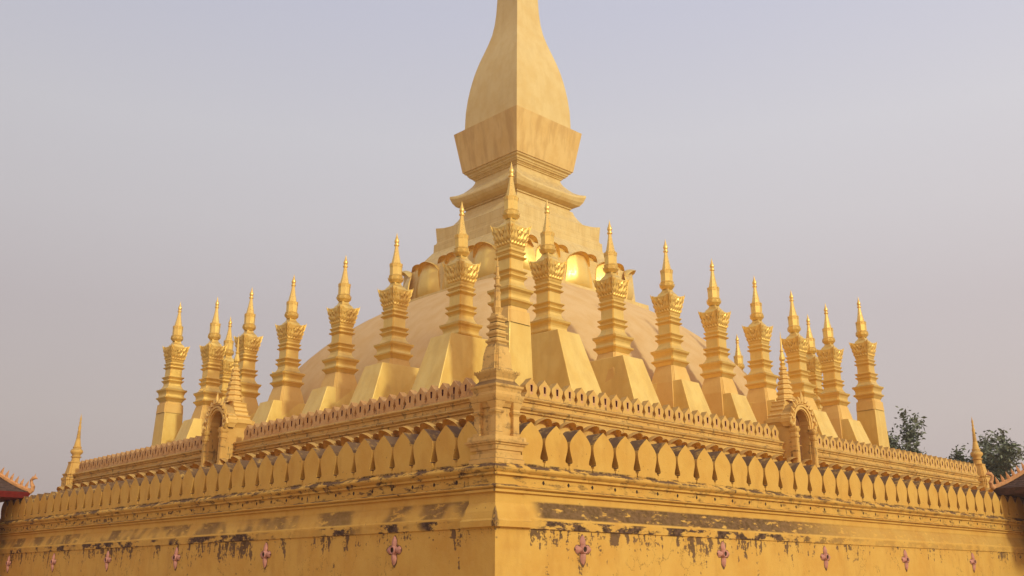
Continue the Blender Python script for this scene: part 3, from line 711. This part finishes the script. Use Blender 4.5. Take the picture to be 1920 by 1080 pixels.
PRI = {0: S0, 1: SC}
put(1, 'tallest small stupa, directly behind the weathered corner pillar', 12.3, 12.3, 0, tip=20.1)
for i, (x, pt, tip) in enumerate(RX):
    lab = '%s small gold stupa to the right of the corner one, on the sunlit row' % ordn[i]
    put(0, lab, x, 13.2, 0, pt, tip)
put(1, 'small gold stupa at the far right end of the sunlit row, beside the tree', 47.8, 12.2, 0, tip=20.1)
for i, (y, pt, tip) in enumerate(LY):
    put(0, '%s small gold stupa to the left of the corner one, on the shaded row' % ordn[i], 13.2, y, -math.pi/2, pt, tip)
put(1, 'small gold stupa at the far left end of the shaded row, against the sky', 12.3, 48.2, 0, tip=20.1)
put(0, 'small stupa of the back row, glimpsed between the sixth and seventh on the right', 46.8, 15.9, math.pi/2, None, 19.3)
put(0, 'spire tip of a back-row stupa above the dome edge, beside the fourth on the right', 46.8, 22.2, math.pi/2, None, 18.9)
put(0, 'small stupa of the back row, glimpsed between the fifth and sixth on the left', 15.9, 47, math.pi, None, 19.4)
put(0, 'small stupa of the back row, almost hidden behind the fourth on the left', 20.9, 47, math.pi, None, 19.2)

# ------------------------------------------------------------------ red chapels at both ends
def chapel(label, loc, rz, flipx):
    root = thing('chapel', label, 'chapel', loc, rz, 'red chapels on the outer wall')
    s = -1 if flipx else 1
    hw, ez = 4.6, 4.72
    b = MB(); ap = 8.6
    # hipped roof with slightly concave slopes, tile courses as steps
    n = 22; lv = []
    for i in range(n+1):
        t_ = i/n; r = hw*(1-t_)+.3*t_; z = ez+(ap-ez)*(t_**1.25)
        lv.append((z, r)); 
        if i < n: lv.append((z+.05, r-.02))
    loft(b, lv, 'sq'); b.build('roof', M['tiles'], root)
    b = MB(); loft(b, [(ez-.30, hw-.1), (ez-.05, hw+.02), (ez+.02, hw+.05), (ez+.03, hw-.1)], 'sq', capb=True); b.build('fascia', M['red'] if flipx else M['tiles'], root)
    b = MB(); loft(b, [(GZ, hw-2.0), (ez-.2, hw-2.0)], 'sq'); b.build('walls', M['red'], root)
    for sx in (-1, 1):
        for sy in (-1, 1):
            b = MB(); loft(b, [(GZ, .22), (ez-.9, .16), (ez-.8, .24), (ez-.6, .26), (ez-.25, .3)], 'red2', c=(sx*(hw-1.9), sy*(hw-1.9))); b.build('pillar', M['finial'], root)
            # hip ridge with flames and an upcurled naga end
            b = MB(); pts = []
            for i in range(n+1):
                t_ = i/n; r = hw*(1-t_)+.3*t_; pts.append((sx*r, sy*r, ez+(ap-ez)*(t_**1.25)+.10))
            tube(b, pts, .12, 6)
            for i in range(2, 40):
                t_ = i/40; r = hw*(1-t_)+.3*t_; z = ez+(ap-ez)*(t_**1.25)+.15
                if i % 2 == 0: tube(b, [(sx*r, sy*r, z), (sx*(r+.03), sy*(r+.03), z+.18), (sx*(r+.09), sy*(r+.09), z+.42)], [.09, .085, .01], 5)
            b.build('hip_ridge', M['finial'], root)
            b = MB(); d = [(0, .05), (.12, .18), (.16, .42), (.06, .66), (.02, .86), (.12, 1.02), (.26, 1.03), (.36, .96)]
            q = hw-.05; d = [(a*.8, c*.8) for a, c in d]
            tube(b, [(sx*(q+e*.9), sy*(q+e*.9), ez+h_) for e, h_ in d], [.15, .15, .12, .09, .09, .11, .08, .02], 8)
            tube(b, [(sx*(q+.12), sy*(q+.12), ez+.80), (sx*(q+.16), sy*(q+.16), ez+1.05)], [.07, .01], 5)
            b.build('naga_finial', M['finial'], root, smooth=50)
    return root
chapel('dark brown roofed chapel at the right edge of the photo', (41.5, -4.2, 0), 0, False)
chapel('red chapel with tiled roof at the left edge of the photo', (-4.2, 43.5, 0), 0, True)

# ------------------------------------------------------------------ trees
def tree(label, x, y, h, rad, seed, dens=1.0, leaf=.22):
    rnd = random.Random(seed); root = thing('tree', label, 'tree', (x, y, GZ), 0, 'trees beyond the temple')
    b = MB(); tips = []
    def grow(p, d, ln, r, lvl):
        pts = [p]; q = p; dd = d.copy()
        for i in range(4):
            dd = (dd+Vector((rnd.uniform(-.18, .18), rnd.uniform(-.18, .18), rnd.uniform(-.02, .12)))).normalized(); q = q+dd*ln/4; pts.append(q)
        tube(b, pts, [r*(1-.11*i) for i in range(5)], 6 if lvl < 2 else 4)
        if lvl >= 4: tips.append(q); return
        if lvl >= 3: tips.append(q)
        for k in range(3 if lvl else 5):
            a = rnd.uniform(0, 6.28); sp = rnd.uniform(.45, .95); nd = (dd+Vector((math.cos(a)*sp, math.sin(a)*sp, rnd.uniform(-.15, .35)))).normalized()
            grow(pts[rnd.choice((3, 4, 4))], nd, ln*(.55 if lvl == 0 else .66)*rnd.uniform(.8, 1.2), r*.55, lvl+1)
    hh = h-rad*1.5
    grow(Vector((0, 0, 0)), Vector((0, 0, 1)), hh, rad*.07, 0)
    # squeeze the limbs into the crown
    zs = [t.z for t in tips]; mz = max(zs); f_ = h/mz
    mr = max(math.hypot(t.x, t.y) for t in tips); g_ = rad/mr
    b.v = [(v[0]*(g_ if v[2] > hh*.5 else 1), v[1]*(g_ if v[2] > hh*.5 else 1), v[2]*f_) for v in b.v]
    b.build('trunk', M['bark'], root)
    c = MB()
    for t in tips:
        cen = Vector((t.x*g_, t.y*g_, t.z*f_))
        for k in range(int(rnd.uniform(10, 34)*dens)):
            o = Vector((rnd.gauss(0, 1), rnd.gauss(0, 1), rnd.gauss(0, .8)))*rad*.11; p = cen+o
            u = Vector((rnd.uniform(-1, 1), rnd.uniform(-1, 1), rnd.uniform(-.6, .6))).normalized(); v = u.cross(Vector((rnd.uniform(-1, 1), rnd.uniform(-1, 1), rnd.uniform(-1, 1)))).normalized(); s = leaf*rnd.uniform(.6, 1.2)
            c.add([p-u*s, p+v*s*.45, p+u*s, p-v*s*.45], [(0, 1, 2, 3)])
    c.build('crown', M['hazed_foliage'], root)
tree('open leafy tree beyond the far right stupa, branches showing', 70.8, 20.0, 16.6, 3.9, 3, .8, .26)
tree('grey-green tree beyond the far right corner spire', 70.8, 12.2, 13.6, 3.7, 11, 1.3, .22)
tree('low tree just showing above the right parapet', 71.5, 16.2, 12.9, 2.6, 21, 1.0, .2)

# ------------------------------------------------------------------ haze
hz = bpy.data.materials.new('haze_air'); hz.use_nodes = True; ht = hz.node_tree; ht.nodes.clear()
ho = ht.nodes.new('ShaderNodeOutputMaterial'); hv = ht.nodes.new('ShaderNodeVolumePrincipled'); ht.links.new(hv.outputs[0], ho.inputs['Volume'])
hv.inputs['Color'].default_value = (.93, .90, .90, 1); hv.inputs['Density'].default_value = .0005; hv.inputs['Anisotropy'].default_value = .3
b = MB(); b.box(-60, 130, -60, 130, GZ-1.0, 62)
o = b.build('haze', hz); o['kind'] = 'stuff'
